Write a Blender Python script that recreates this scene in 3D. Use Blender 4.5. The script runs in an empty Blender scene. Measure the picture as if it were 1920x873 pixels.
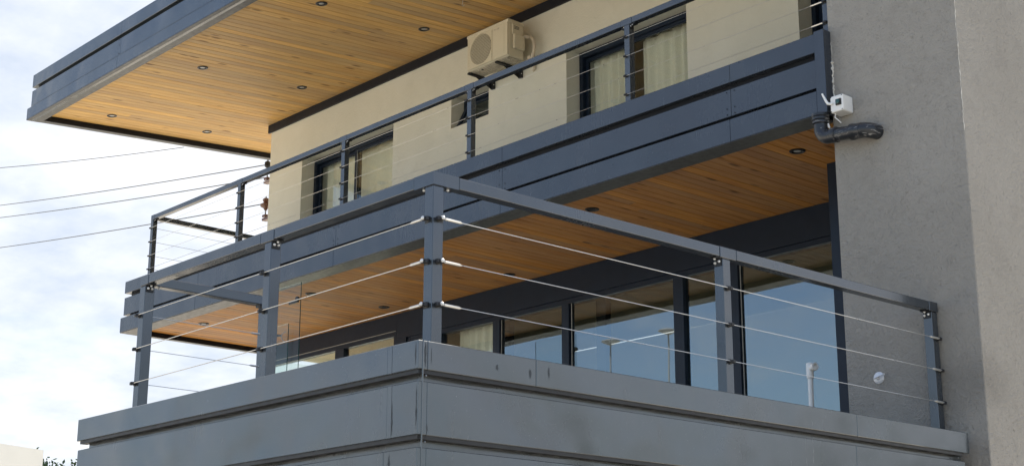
import bpy, bmesh, math, random
from mathutils import Vector, Matrix, noise
random.seed(7)
SC = bpy.context.scene
COL = SC.collection

# ------------------------------------------------------------------ camera
cam = bpy.data.cameras.new('camera'); camo = bpy.data.objects.new('camera', cam); COL.objects.link(camo)
CR = Vector((0.66422577, 0.74752669, 0.00282543)); CU = Vector((0.1965611, -0.17830143, 0.96414332)); CF = Vector((-0.72122664, 0.63985346, 0.26536707))
CP = Vector((5.67408, -4.43893, -1.45143))
camo.matrix_world = Matrix(((CR.x, CU.x, -CF.x, CP.x), (CR.y, CU.y, -CF.y, CP.y), (CR.z, CU.z, -CF.z, CP.z), (0, 0, 0, 1)))
cam.sensor_width = 36; cam.lens = 2870.214 / 1920 * 36; cam.clip_start = 0.05; cam.clip_end = 3000
SC.camera = camo

# ------------------------------------------------------------------ sun, sky, exposure
SUN = Vector((-0.01, 0.505, 0.863)).normalized()
sl = bpy.data.lights.new('sun', 'SUN'); sl.energy = 5.0; sl.angle = math.radians(0.6); sl.color = (1, 0.95, 0.87)
so = bpy.data.objects.new('sun', sl); COL.objects.link(so)
so.rotation_euler = SUN.to_track_quat('Z', 'Y').to_euler(); so.location = (0, 0, 40)

W = bpy.data.worlds.new('World'); SC.world = W; W.use_nodes = True
nt = W.node_tree; nt.nodes.clear()
def N(t, **k):
    n = nt.nodes.new(t)
    for a, b in k.items(): setattr(n, a, b)
    return n
def wm(op, a, b=None, c=None):
    n = N('ShaderNodeMath', operation=op)
    for i, x in enumerate((a, b, c)):
        if x is None: continue
        if isinstance(x, (int, float)): n.inputs[i].default_value = x
        else: nt.links.new(x, n.inputs[i])
    return n.outputs[0]
out = N('ShaderNodeOutputWorld'); bg = N('ShaderNodeBackground'); bg.inputs[1].default_value = 0.12
sky = N('ShaderNodeTexSky', sky_type='NISHITA'); sky.sun_disc = False
sky.sun_elevation = math.asin(SUN.z); sky.sun_rotation = math.atan2(SUN.x, SUN.y); sky.air_density = 1.0; sky.dust_density = 1.3; sky.ozone_density = 2.0
tc = N('ShaderNodeTexCoord'); sep = N('ShaderNodeSeparateXYZ'); nt.links.new(tc.outputs['Generated'], sep.inputs[0])
zz = wm('ADD', wm('MAXIMUM', sep.outputs[2], 0.0), 0.22)
comb = N('ShaderNodeCombineXYZ'); nt.links.new(wm('DIVIDE', sep.outputs[0], zz), comb.inputs[0]); nt.links.new(wm('DIVIDE', sep.outputs[1], zz), comb.inputs[1])
nz = N('ShaderNodeTexNoise'); nz.inputs['Scale'].default_value = 1.15; nz.inputs['Detail'].default_value = 9; nz.inputs['Roughness'].default_value = 0.56; nz.inputs['Distortion'].default_value = 0.35
nt.links.new(comb.outputs[0], nz.inputs['Vector'])
nz2 = N('ShaderNodeTexNoise'); nz2.inputs['Scale'].default_value = 2.6; nz2.inputs['Detail'].default_value = 7; nz2.inputs['Roughness'].default_value = 0.6
nt.links.new(comb.outputs[0], nz2.inputs['Vector'])
# cloud cover thins out away from the side of the sun
side = wm('ADD', wm('MULTIPLY', sep.outputs[1], 0.62), wm('MULTIPLY', sep.outputs[0], -0.42))
cov = wm('ADD', nz.outputs[0], wm('MULTIPLY', side, 0.42))
mr = N('ShaderNodeMapRange'); mr.interpolation_type = 'SMOOTHSTEP'
nt.links.new(cov, mr.inputs[0]); mr.inputs[1].default_value = 0.38; mr.inputs[2].default_value = 0.66
cr = N('ShaderNodeValToRGB'); e = cr.color_ramp.elements
e[0].position = 0.34; e[0].color = (3.0, 3.35, 3.9, 1); e[1].position = 0.62; e[1].color = (5.1, 5.1, 5.2, 1)
nt.links.new(nz2.outputs[0], cr.inputs[0])
mr2 = N('ShaderNodeMapRange'); mr2.interpolation_type = 'SMOOTHSTEP'; nt.links.new(nz2.outputs[0], mr2.inputs[0]); mr2.inputs[1].default_value = 0.42; mr2.inputs[2].default_value = 0.68; mr2.inputs[3].default_value = 0.02; mr2.inputs[4].default_value = 0.50   # thin high veil everywhere
mix = N('ShaderNodeMix', data_type='RGBA'); nt.links.new(wm('MULTIPLY', wm('MAXIMUM', mr.outputs[0], mr2.outputs[0]), 0.93), mix.inputs[0]); nt.links.new(sky.outputs[0], mix.inputs[6]); nt.links.new(cr.outputs[0], mix.inputs[7])
nt.links.new(mix.outputs[2], bg.inputs[0]); nt.links.new(bg.outputs[0], out.inputs[0])

SC.view_settings.view_transform = 'Standard'; SC.view_settings.look = 'None'; SC.view_settings.gamma = 1
SC.view_settings.use_curve_mapping = False; SC.view_settings.exposure = 1.0
SC.render.engine = 'CYCLES'; SC.cycles.max_bounces = 10; SC.cycles.diffuse_bounces = 5; SC.cycles.glossy_bounces = 5; SC.cycles.transparent_max_bounces = 16

# ------------------------------------------------------------------ materials
MATS = {}
class NM:
    def __init__(s, name):
        s.m = bpy.data.materials.new(name); s.m.use_nodes = True; s.t = s.m.node_tree; s.b = s.t.nodes['Principled BSDF']; MATS[name] = s.m
    def n(s, t, **k):
        x = s.t.nodes.new(t)
        for a, b in k.items(): setattr(x, a, b)
        return x
    def l(s, a, b): s.t.links.new(a, b)
    def inp(s, sock, x):
        if isinstance(x, (int, float)): sock.default_value = x
        elif isinstance(x, tuple): sock.default_value = x if len(x) == 4 or len(sock.default_value) == 3 else x + (1,)
        else: s.l(x, sock)
    def math(s, op, a, b=0.0, c=None):
        x = s.n('ShaderNodeMath', operation=op); s.inp(x.inputs[0], a); s.inp(x.inputs[1], b)
        if c is not None: s.inp(x.inputs[2], c)
        return x.outputs[0]
    def co(s, scale=(1, 1, 1), kind='Object', off=None):
        c = s.n('ShaderNodeTexCoord'); mp = s.n('ShaderNodeMapping'); mp.inputs['Scale'].default_value = scale
        s.l(c.outputs[kind], mp.inputs[0])
        if off is not None: s.l(off, mp.inputs['Location'])
        return mp.outputs[0]
    def pos(s, scale=(1, 1, 1)):
        c = s.n('ShaderNodeNewGeometry'); mp = s.n('ShaderNodeMapping'); mp.inputs['Scale'].default_value = scale
        s.l(c.outputs['Position'], mp.inputs[0]); return mp.outputs[0]
    def noise(s, v, scale, det=4, rough=.5, dist=0.0):
        x = s.n('ShaderNodeTexNoise'); s.l(v, x.inputs['Vector']); x.inputs['Scale'].default_value = scale; x.inputs['Detail'].default_value = det
        x.inputs['Roughness'].default_value = rough; x.inputs['Distortion'].default_value = dist; return x.outputs[0]
    def mr(s, v, a, b, c, d, smooth=False):
        x = s.n('ShaderNodeMapRange'); s.l(v, x.inputs[0])
        if smooth: x.interpolation_type = 'SMOOTHSTEP'
        for i, q in enumerate((a, b, c, d)): x.inputs[i + 1].default_value = q
        return x.outputs[0]
    def mixc(s, f, a, b, mode='MIX'):
        x = s.n('ShaderNodeMix', data_type='RGBA', blend_type=mode); s.inp(x.inputs[0], f); s.inp(x.inputs[6], a); s.inp(x.inputs[7], b); return x.outputs[2]
    def bump(s, h, st, d=.01):
        x = s.n('ShaderNodeBump'); x.inputs['Strength'].default_value = st; x.inputs['Distance'].default_value = d; s.l(h, x.inputs['Height']); s.l(x.outputs[0], s.b.inputs['Normal']); return x
    def set(s, base=None, rough=None, metal=None, spec=None, coat=None):
        for k, v in (('Base Color', base), ('Roughness', rough), ('Metallic', metal), ('Specular IOR Level', spec), ('Coat Weight', coat)):
            if v is not None: s.inp(s.b.inputs[k], v)
        return s

def plain(name, base, rough=.5, metal=0.0, spec=.5, var=.12, scale=6):
    m = NM(name); v = m.pos()
    n1 = m.noise(v, scale, 5, .6)
    c = m.mixc(m.mr(n1, .3, .7, 0, 1), tuple(x * (1 - var) for x in base), tuple(min(1, x * (1 + var)) for x in base))
    m.set(c, m.mr(m.noise(v, scale * 3, 4), .3, .7, max(.02, rough - .06), min(1, rough + .08)), metal, spec); return m

# painted sheet metal: slightly wavy, dusty, with vertical streaks
def sheet(name, base, rough, streak=True, ior=1.7):
    m = NM(name); v = m.pos()
    big = m.noise(v, 1.3, 5, .6); st = m.noise(m.pos((9, 9, .7)), 2.0, 6, .65); fine = m.noise(v, 45, 3)
    d = m.math('MULTIPLY', m.mr(big, .35, .75, 0, 1, True), m.mr(st, .45, .8, 0, 1, True))
    c = m.mixc(m.mr(big, .3, .7, 0, 1), tuple(x * .8 for x in base), tuple(x * 1.25 for x in base))
    c = m.mixc(m.math('MULTIPLY', d, .045 if streak else .02), c, (.21, .205, .195))
    sp = m.mr(m.noise(v, 130, 2), .72, .78, 0, .5)
    c = m.mixc(sp if streak else 0.0, c, (.3, .3, .29))
    r = m.math('ADD', m.mr(big, .3, .7, rough - .06, rough + .07), m.math('MULTIPLY', d, .18))
    m.set(c, r, 0.0, .5); m.b.inputs['IOR'].default_value = ior
    m.bump(m.noise(m.pos((1, 1, 1)), 1.7, 2, .4), .45, .05)
    return m
sheet('fascia_paint', (.024, .032, .045), .24)
sheet('rail_paint', (.030, .037, .045), .20, False, 1.85)
sheet('fascia_paint_lit', (.040, .049, .055), .17, True, 1.95)  # same paint as the fascia's, lightened: stronger light put into the colour
plain('trim_dark', (.014, .016, .022), .45, 0.0, .2)
plain('frame_navy', (.010, .018, .034), .38, 0.0, .25)
plain('black_plastic', (.012, .012, .013), .45)
plain('steel', (.60, .59, .56), .32, .75, .5, .05)
plain('bolt_white', (.75, .75, .73), .35, .3, .5, .03)
plain('chrome', (.72, .73, .75), .45, .35, .5, .02)
plain('white_plastic', (.84, .83, .79), .38, 0.0, .5, .04)
plain('white_paint', (.50, .495, .46), .8, 0.0, .3, .04, 1)
plain('room_paint', (.62, .57, .46), .85, 0.0, .2, .04, 1)
plain('floor_wood', (.24, .15, .08), .45)
plain('ceramic_brown', (.13, .055, .03), .25)
plain('wire_grey', (.10, .10, .10), .6)
plain('ac_cream', (.62, .57, .43), .42, 0.0, .5, .05, 4)
plain('ac_tray', (.45, .41, .32), .6, 0.0, .4, .25, 14)
plain('hose_cream', (.56, .50, .40), .6)
plain('caulk', (.66, .63, .56), .8)
plain('bark', (.09, .065, .045), .9, 0, .2, .3, 12)
plain('floor_dark', (.085, .08, .075), .6)
plain('seal_grey', (.30, .30, .28), .5)
plain('concrete', (.36, .345, .31), .9, 0, .2, .12, 1)

m = NM('pvc_grey'); v = m.pos()
sm = m.mr(m.noise(m.pos((1, 1, 5)), 9, 6, .7, 1.2), .56, .66, 0, 1, True)
m.set(m.mixc(m.math('MULTIPLY', sm, .75), (.024, .026, .030), (.42, .41, .39)), m.mr(sm, 0, 1, .28, .8), 0.0, .5)
m.bump(m.noise(v, 60, 3), .08, .004)

# pine boarding: the grain runs along the board, every board has its own tone
def wood(name, a, b, dark):
    m = NM(name); oi = m.n('ShaderNodeObjectInfo'); rnd = oi.outputs['Random']
    off = m.n('ShaderNodeCombineXYZ'); m.l(m.math('MULTIPLY', rnd, 37.0), off.inputs[0]); m.l(m.math('MULTIPLY', rnd, 91.0), off.inputs[1])
    v = m.co((22, 1.1, 6), 'Object', off.outputs[0])
    g = m.noise(v, 1.6, 7, .62, .6)
    g2 = m.noise(m.co((75, 1.6, 9), 'Object', off.outputs[0]), 1.0, 4, .6)
    c = m.mixc(m.mr(g, .32, .68, 0, 1), a, b)
    c = m.mixc(m.mr(g2, .42, .75, 0, .45), c, dark)
    wide = m.noise(m.co((.3, .55, 1), 'Object', off.outputs[0]), 1.5, 2)
    c = m.mixc(m.mr(wide, .4, .75, 0, .3), c, dark)
    vo = m.n('ShaderNodeTexVoronoi'); vo.feature = 'F1'; m.l(m.co((10.5, 2.9, 1), 'Object', off.outputs[0]), vo.inputs['Vector']); vo.inputs['Scale'].default_value = .62
    k = m.mr(vo.outputs['Distance'], .06, .19, 1, 0, True)
    c = m.mixc(m.math('MULTIPLY', k, .75), c, tuple(x * .35 for x in dark))
    c = m.mixc(1.0, c, m.n('ShaderNodeCombineColor').outputs[0], 'MULTIPLY') if False else c
    hv = m.n('ShaderNodeHueSaturation'); m.l(c, hv.inputs['Color']); m.l(m.math('MULTIPLY_ADD', rnd, .30, .84), hv.inputs['Value']); m.l(m.math('MULTIPLY_ADD', rnd, .16, .92), hv.inputs['Saturation'])
    m.set(hv.outputs[0], m.mr(g, .3, .7, .45, .62), 0.0, .18)
    m.bump(m.math('ADD', g, m.math('MULTIPLY', g2, .5)), .10, .003)
wood('pine_gold', (.57, .35, .128), (.75, .505, .215), (.36, .165, .05))
wood('pine_dim', (.53, .24, .076), (.72, .395, .145), (.28, .098, .027))  # same pine, reddened: the dimmer light's tint put into the colour
plain('groove_brown', (.05, .027, .012), .8)

def stucco(name, a, b, stain, fine, bumps, pit=0.0):
    m = NM(name); v = m.pos()
    big = m.noise(v, .7, 6, .62); mid = m.noise(v, 4.5, 5, .6); fn = m.noise(v, fine, 5, .7, .8)
    c = m.mixc(m.mr(big, .3, .72, 0, 1, True), a, b)
    c = m.mixc(m.math('MULTIPLY', m.mr(mid, .50, .76, 0, 1, True), .4), c, stain)
    h = m.math('ADD', m.math('MULTIPLY', fn, 1.0), m.math('ADD', m.math('MULTIPLY', mid, .5), m.math('MULTIPLY', m.noise(v, 12, 8, .66, 2.4), 1.5)))
    if pit:
        sc = m.noise(m.pos((1, 1, 1)), fine * 1.1, 3, .55, 1.6)
        pk = m.mr(sc, .60, .72, 0, 1, True)
        h = m.math('SUBTRACT', h, m.math('MULTIPLY', pk, pit)); c = m.mixc(m.math('MULTIPLY', pk, .15), c, tuple(x * .5 for x in a))
    if pit:      # damp patch low by the wall's corner
        dp = m.n('ShaderNodeVectorMath', operation='DISTANCE'); sc2 = m.n('ShaderNodeVectorMath', operation='MULTIPLY'); m.l(v, sc2.inputs[0]); sc2.inputs[1].default_value = (1.1, 1, 1.6); m.l(sc2.outputs[0], dp.inputs[0]); dp.inputs[1].default_value = (.08, 4.675, .55)
        wet = m.math('MULTIPLY', m.mr(m.math('ADD', dp.outputs['Value'], m.math('MULTIPLY', mid, .3)), .2, .62, .42, 0, True), 1.0)
        c = m.mixc(wet, c, tuple(x * .55 for x in a))
    m.set(c, .92, 0.0, .2); m.bump(h, bumps, .012)
stucco('stucco_beige', (.62, .61, .515), (.69, .68, .585), (.57, .56, .47), 38, .28)
stucco('stucco_grey', (.338, .316, .278), (.384, .360, .320), (.284, .264, .233), 46, 1.0, .35)

m = NM('curtain'); v = m.pos((60, 60, 8)); w = m.noise(v, 3, 3)
m.set(m.mixc(m.mr(w, .3, .7, 0, 1), (.74, .725, .66), (.83, .815, .75)), .9, 0.0, .1); m.b.inputs['Sheen Weight'].default_value = .3

def glassmat(name, tint, base, fres):
    m = NM(name); t = m.t; t.nodes.remove(m.b); o = t.nodes['Material Output']
    tr = m.n('ShaderNodeBsdfTransparent'); tr.inputs[0].default_value = tint + (1,)
    gl = m.n('ShaderNodeBsdfGlossy'); gl.inputs['Roughness'].default_value = .004; gl.inputs[0].default_value = (.80, .93, 1, 1)
    bp = m.n('ShaderNodeBump'); bp.inputs['Strength'].default_value = .02; bp.inputs['Distance'].default_value = .02; m.l(m.noise(m.pos(), 1.4, 1), bp.inputs['Height']); m.l(bp.outputs[0], gl.inputs['Normal'])
    f = m.n('ShaderNodeFresnel'); f.inputs[0].default_value = 1.5
    mx = m.n('ShaderNodeMixShader'); gm = m.n('ShaderNodeNewGeometry'); m.l(m.math('MULTIPLY', m.math('MINIMUM', m.math('MULTIPLY_ADD', f.outputs[0], fres, base), .95), m.math('SUBTRACT', 1.0, gm.outputs['Backfacing'])), mx.inputs[0])
    m.l(tr.outputs[0], mx.inputs[1]); m.l(gl.outputs[0], mx.inputs[2]); m.l(mx.outputs[0], o.inputs[0])
glassmat('glass_solar', (.56, .58, .53), .19, 1.0)
glassmat('glass_clear', (.88, .90, .85), .05, 1.2)
glassmat('glass_screen', (.97, .985, .98), .0, .45)
m = NM('glass_back'); m.t.nodes.remove(m.b); tr = m.n('ShaderNodeBsdfTransparent'); tr.inputs[0].default_value = (.96, .98, .97, 1); m.l(tr.outputs[0], m.t.nodes['Material Output'].inputs[0])
plain('glass_edge', (.03, .09, .085), .1)
m = NM('lens_grey'); m.set((.45, .45, .43), .2)
m = NM('leaf'); v = m.pos(); m.set(m.mixc(m.mr(m.noise(v, 2.0, 3), .3, .7, 0, 1), (.035, .06, .025), (.07, .11, .045)), .6, 0.0, .3)
m = NM('ground'); v = m.pos()
pav = m.mr(m.noise(v, .12, 5, .6), .35, .65, 0, 1, True)
m.set(m.mixc(pav, (.46, .42, .35), (.54, .50, .43)), .95, 0.0, .2); m.bump(m.noise(v, 14, 5), .4, .02)

# ------------------------------------------------------------------ mesh helpers
ORG = {}
def tag(o, label=None, cat=None, group=None, kind=None):
    for k, v in (('label', label), ('category', cat), ('group', group), ('kind', kind)):
        if v: o[k] = v
    return o
def thing(name, label, cat, loc, group=None):
    o = bpy.data.objects.new(name, None); o.empty_display_size = .2; COL.objects.link(o); o.location = loc; ORG[o.name] = Vector(loc)
    return tag(o, label, cat, group)
class MB:
    def __init__(s, T=None): s.v = []; s.f = []; s.mi = []; s.T = T or (lambda p: p); s.cur = 0
    def add(s, vs, fs):
        b = len(s.v); s.v += [Vector(s.T(p)) for p in vs]; s.f += [[b + i for i in f] for f in fs]; s.mi += [s.cur] * len(fs); return s
    def box(s, x0, y0, z0, x1, y1, z1):
        x0, x1 = min(x0, x1), max(x0, x1); y0, y1 = min(y0, y1), max(y0, y1); z0, z1 = min(z0, z1), max(z0, z1)
        return s.add([(x0, y0, z0), (x1, y0, z0), (x1, y1, z0), (x0, y1, z0), (x0, y0, z1), (x1, y0, z1), (x1, y1, z1), (x0, y1, z1)],
                     [(0, 3, 2, 1), (4, 5, 6, 7), (0, 1, 5, 4), (1, 2, 6, 5), (2, 3, 7, 6), (3, 0, 4, 7)])
    def prism(s, poly, x0, x1):          # poly of (y, z), extruded along x
        n = len(poly); vs = [(x0, y, z) for y, z in poly] + [(x1, y, z) for y, z in poly]
        return s.add(vs, [tuple(range(n))[::-1], tuple(range(n, 2 * n))] + [(i, (i + 1) % n, n + (i + 1) % n, n + i) for i in range(n)])
    def tube(s, pts, r, n=8, cap=True):
        pts = [Vector(p) for p in pts]; rs = r if isinstance(r, (list, tuple)) else [r] * len(pts)
        vs = []; fs = []; ref = None
        for i, p in enumerate(pts):
            d = (pts[min(i + 1, len(pts) - 1)] - pts[max(i - 1, 0)]).normalized()
            if ref is None: ref = d.orthogonal().normalized()
            ref = (ref - d * ref.dot(d)).normalized(); bi = d.cross(ref)
            for k in range(n):
                a = 2 * math.pi * k / n; vs.append(p + (ref * math.cos(a) + bi * math.sin(a)) * rs[i])
        for i in range(len(pts) - 1):
            for k in range(n):
                a, b = i * n + k, i * n + (k + 1) % n; fs.append((a, b, b + n, a + n))
        if cap: fs += [tuple(range(n))[::-1], tuple(range((len(pts) - 1) * n, len(pts) * n))]
        return s.add(vs, fs)
    def lathe(s, c, ax, prof, n=24):     # prof of (radius, offset along the axis)
        ax = Vector(ax).normalized(); u = ax.orthogonal().normalized(); w = ax.cross(u); c = Vector(c); vs = []; fs = []
        for r, h in prof:
            for k in range(n):
                a = 2 * math.pi * k / n; vs.append(c + ax * h + (u * math.cos(a) + w * math.sin(a)) * r)
        for i in range(len(prof) - 1):
            for k in range(n):
                a, b = i * n + k, i * n + (k + 1) % n; fs.append((a, b, b + n, a + n))
        if prof[0][0] > 1e-6: fs.append(tuple(range(n))[::-1])
        if prof[-1][0] > 1e-6: fs.append(tuple(range((len(prof) - 1) * n, len(prof) * n)))
        return s.add(vs, fs)
    def ball(s, c, r, n=8):
        return s.lathe(c, (0, 0, 1), [(r * math.sin(math.pi * i / 6) + 1e-5, -r * math.cos(math.pi * i / 6)) for i in range(7)], n)
    def build(s, name, mat, parent=None, bevel=0, smooth=False, loc=None, seg=1):
        org = ORG[parent.name] if parent is not None else Vector(loc or (0, 0, 0))
        me = bpy.data.meshes.new(name); me.from_pydata([v - org for v in s.v], [], s.f)
        mats = mat if isinstance(mat, (list, tuple)) else [mat]
        for q in mats: me.materials.append(MATS[q])
        if len(mats) > 1: me.polygons.foreach_set('material_index', s.mi)
        bm = bmesh.new(); bm.from_mesh(me)
        bmesh.ops.recalc_face_normals(bm, faces=bm.faces)
        if bevel: bmesh.ops.bevel(bm, geom=list(bm.edges), offset=bevel, segments=seg, affect='EDGES', profile=.5)
        bm.to_mesh(me); bm.free()
        if smooth:
            me.polygons.foreach_set('use_smooth', [True] * len(me.polygons))
            try: me.set_sharp_from_angle(angle=math.radians(40))
            except Exception: pass
        o = bpy.data.objects.new(name, me); COL.objects.link(o)
        if parent is not None: o.parent = parent
        else: o.location = org
        ORG[o.name] = org; return o
def bx(name, mat, parent, a, bevel=0, T=None): return MB(T).box(*a).build(name, mat, parent, bevel)
def copy(o, parent, loc, rot=None):
    c = o.copy(); COL.objects.link(c); c.parent = parent; c.location = loc
    if rot: c.rotation_euler = rot
    return c
# deck coordinates (near corner of the deck top = origin) to the world
KS = .9837; D0 = Vector((.0925, -.0724, -.0237))
D = lambda p: (D0.x + KS * p[0], D0.y + KS * p[1], D0.z + KS * p[2])
GZ = -3.05

# ------------------------------------------------------------------ setting
g = MB().add([(-900, -900, GZ), (900, -900, GZ), (900, 900, GZ), (-900, 900, GZ)], [(0, 1, 2, 3)]).build('ground', 'ground'); tag(g, kind='structure')

plain('beam_paint', (.055, .055, .053), .42, 0.0, .5, .06)
plain('asphalt', (.26, .242, .212), .85, 0, .3, .2, 3)
r_ = MB().add([(-4.5, -40, GZ + .004), (60, -40, GZ + .004), (60, 4.2, GZ + .004), (-4.5, 4.2, GZ + .004)], [(0, 1, 2, 3)]).build('road', 'asphalt'); tag(r_, kind='structure')

YW = 6.671; YF = 4.60; YR = 3.665; SL = .072; XE = -12.0; XG = -.93; YG = 4.675
soff = lambda y: 5.501 + SL * (y - YR)       # underside of the roof edge beams at depth y
BD = .075                                    # the boards lie this much higher

# grey stucco wall at the right
t = thing('stucco_wall', 'tall rough grey stucco wall rising at the right edge beside the glazing', 'wall', (-.4, YG, GZ))
MB().box(XG, YG, GZ, .18, 12.0, 7.7).build('wall', 'stucco_grey', t, .006)
mb = MB(); pts = []
for i in range(60): pts.append((.182 + random.uniform(-.004, .003), YG - .001 + random.uniform(-.002, .002), 2.1 + i * .02))
mb.tube(pts, [max(.0005, random.gauss(.0014, .0014)) for _ in pts], 5).build('corner_bead', 'caulk', t)

# ------------------------------------------------------------------ house
H = thing('house', 'modern two storey house with cream walls, timber soffits and dark metal fascia bands', 'house', (-6.5, 8, GZ))
WT = .2
def wall_with_openings(x0, x1, z0, z1, y0, y1, ops):
    mb = MB(); xs = sorted({x0, x1, *[o[0] for o in ops], *[o[1] for o in ops]}); zs = sorted({z0, z1, *[o[2] for o in ops], *[o[3] for o in ops]})
    for i in range(len(xs) - 1):
        for j in range(len(zs) - 1):
            cx, cz = (xs[i] + xs[i + 1]) / 2, (zs[j] + zs[j + 1]) / 2
            if any(o[0] < cx < o[1] and o[2] < cz < o[3] for o in ops): continue
            a, b, c, d = xs[i], xs[i + 1], zs[j], zs[j + 1]
            mb.add([(a, y0, c), (b, y0, c), (b, y0, d), (a, y0, d)], [(0, 1, 2, 3)]); mb.add([(a, y1, c), (b, y1, c), (b, y1, d), (a, y1, d)], [(3, 2, 1, 0)])
    for a, b, c, d in ops + [(x0, x1, z0, z1)]:
        mb.add([(a, y0, c), (b, y0, c), (b, y0, d), (a, y0, d), (a, y1, c), (b, y1, c), (b, y1, d), (a, y1, d)], [(0, 1, 5, 4), (1, 2, 6, 5), (2, 3, 7, 6), (3, 0, 4, 7)])
    return mb
W1 = (-11.19, -9.13, 2.97, 5.113); W2 = (-7.97, -7.272, 4.694, 5.11); W3 = (-5.94, -4.135, 2.97, 5.113); W4 = (-2.705, -1.3, 2.97, 5.113)
fw_ = wall_with_openings(XE, XG, 2.6, soff(YW) + BD + .02, YW, YW + WT + .12, [W1, W2, W3, W4]).build('wall', 'stucco_beige', H)
tag(fw_, 'cream stucco upper wall with deep window openings')
MB().box(XE, YW + WT + .121, 2.6, XE + .2, 12, soff(YW) + .4).box(XE + .001, YW + .1, GZ, XE + .19, 12, -.1).box(-8.9, 11.8, GZ, XG, 12, soff(YW) + .4).build('wall', 'stucco_beige', H)
MB().box(XE + .2, 5.4, GZ, XG, 5.6, -.62).build('wall', 'stucco_grey', H)
bx('floor_slab', 'floor_dark', H, (XE, YF + .15, -.6, XG, 12, -.1))
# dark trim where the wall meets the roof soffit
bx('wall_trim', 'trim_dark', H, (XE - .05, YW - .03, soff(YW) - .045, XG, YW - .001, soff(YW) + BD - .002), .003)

# --- roof with its soffit boards and fascia bands
RX0 = -13.31; RX1 = XG
roof = MB().prism([(YR + .066, 6.10), (YR + .066, soff(YR) + .10), (12.5, soff(12.5) + .10), (12.5, 6.10 + SL * 8)], RX0 + .06, RX1).build('roof', 'trim_dark', H)
tag(roof, 'overhanging roof with golden pine soffit and three dark fascia bands')
ZB = [(6.144, 5.964, .0), (5.914, 5.693, .004), (5.662, 5.501, -.03)]
def front_panels(parent, x0, x1, y, bands, seams, mat='fascia_paint', T=None, xl3=-.035):
    for z1, z0, off in bands:
        a = x0 + (xl3 if off < 0 else 0)
        cuts = [a] + [s for s in seams if a < s < x1] + [x1]
        for i in range(len(cuts) - 1):
            l = cuts[i] + (.0015 if i else 0); r = cuts[i + 1] - (.0015 if i < len(cuts) - 2 else 0)
            bx('fascia_panel', mat, parent, (l, y + off, z0, r, y + .064, z1), .0025, T)
front_panels(roof, RX0, RX1, YR, ZB, [-10.79, -7.9, -5.0, -2.1], 'fascia_paint_lit')
for z1, z0, off in ZB:      # left end of the roof
    a_, b_ = YR + .0655, 12.5; MB().prism([(a_, z0 + SL * (a_ - YR)), (b_, z0 + SL * (b_ - YR)), (b_, z1 + SL * (b_ - YR)), (a_, z1 + SL * (a_ - YR))], RX0 + off, RX0 + .034).build('fascia_panel', 'fascia_paint', roof, .0025)
# edge beams under the roof: their undersides frame the boards
FB = .17
MB().prism([(YR - .03, soff(YR) - .004), (YR + FB, soff(YR + FB) - .002), (YR + FB, soff(YR + FB) + .10), (YR - .03, soff(YR) + .006)], RX0 - .033, RX1).build('edge_beam', 'beam_paint', roof, .001)
MB().prism([(YR + FB + .002, soff(YR + FB)), (12.4, soff(12.4)), (12.4, soff(12.4) + .10), (YR + FB + .002, soff(YR + FB) + .10)], RX0 - .033, RX0 + .065).build('edge_beam', 'beam_paint', roof, .001)
MB().prism([(YR + FB + .002, soff(YR + FB) + .006), (12.4, soff(12.4) + .006), (12.4, soff(12.4) + .10), (YR + FB + .002, soff(YR + FB) + .10)], RX0 + .0655, RX0 + .075).build('edge_trim', 'trim_dark', roof)
def board_mesh(name, w, L, mat, th=.014):
    g_, c = .0018, .0040; h = w / 2 - g_
    prof = [(-h, th), (-h, c), (-h + c, 0), (h - c, 0), (h, c), (h, th)]; n = len(prof)
    me = bpy.data.meshes.new(name); vs = [(x, 0, z) for x, z in prof] + [(x, L, z) for x, z in prof]
    me.from_pydata(vs, [], [tuple(range(n)), tuple(range(2 * n - 1, n - 1, -1))] + [(i, n + i, n + (i + 1) % n, (i + 1) % n) for i in range(n)])
    me.materials.append(MATS[mat]); me.update(); return me
def boards(parent, x0, x1, y0, y1f, z0, slope, mat, pitch):
    org = ORG[parent.name]; cache = {}; x = x0 + pitch / 2
    while x < x1 - pitch * .4:
        y1 = y1f(x); spans = [(y0, y1)]
        if random.random() < .22: yj = round(random.uniform(y0 + .5, min(y1, YW) - .4) * 5) / 5; spans = [(y0, yj - .001), (yj + .001, y1)]   # a butt joint
        for ya, yb in spans:
            L = (yb - ya) / math.cos(math.atan(slope)); key = round(L, 3)
            if key not in cache: cache[key] = board_mesh('board', pitch, L, mat)
            o = bpy.data.objects.new('board', cache[key]); COL.objects.link(o); o.parent = parent
            o.location = Vector((x, ya, z0 + slope * (ya - y0) + random.uniform(-.0008, .0008))) - org; o.rotation_euler = (math.atan(slope), 0, 0)
        x += pitch
boards(roof, RX0 + .078, RX1, YR + FB - .02, lambda x: YW - .002 if x > XE - .04 else 12.2, soff(YR + FB - .02) + BD, SL, 'pine_gold', .105)
MB().prism([(YR + FB, soff(YR + FB) + BD + .0145), (12.3, soff(12.3) + BD + .0145), (12.3, soff(12.3) + .099), (YR + FB, soff(YR + FB) + .099)], RX0 + .076, RX1).build('soffit_backing', 'groove_brown', roof)

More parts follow.
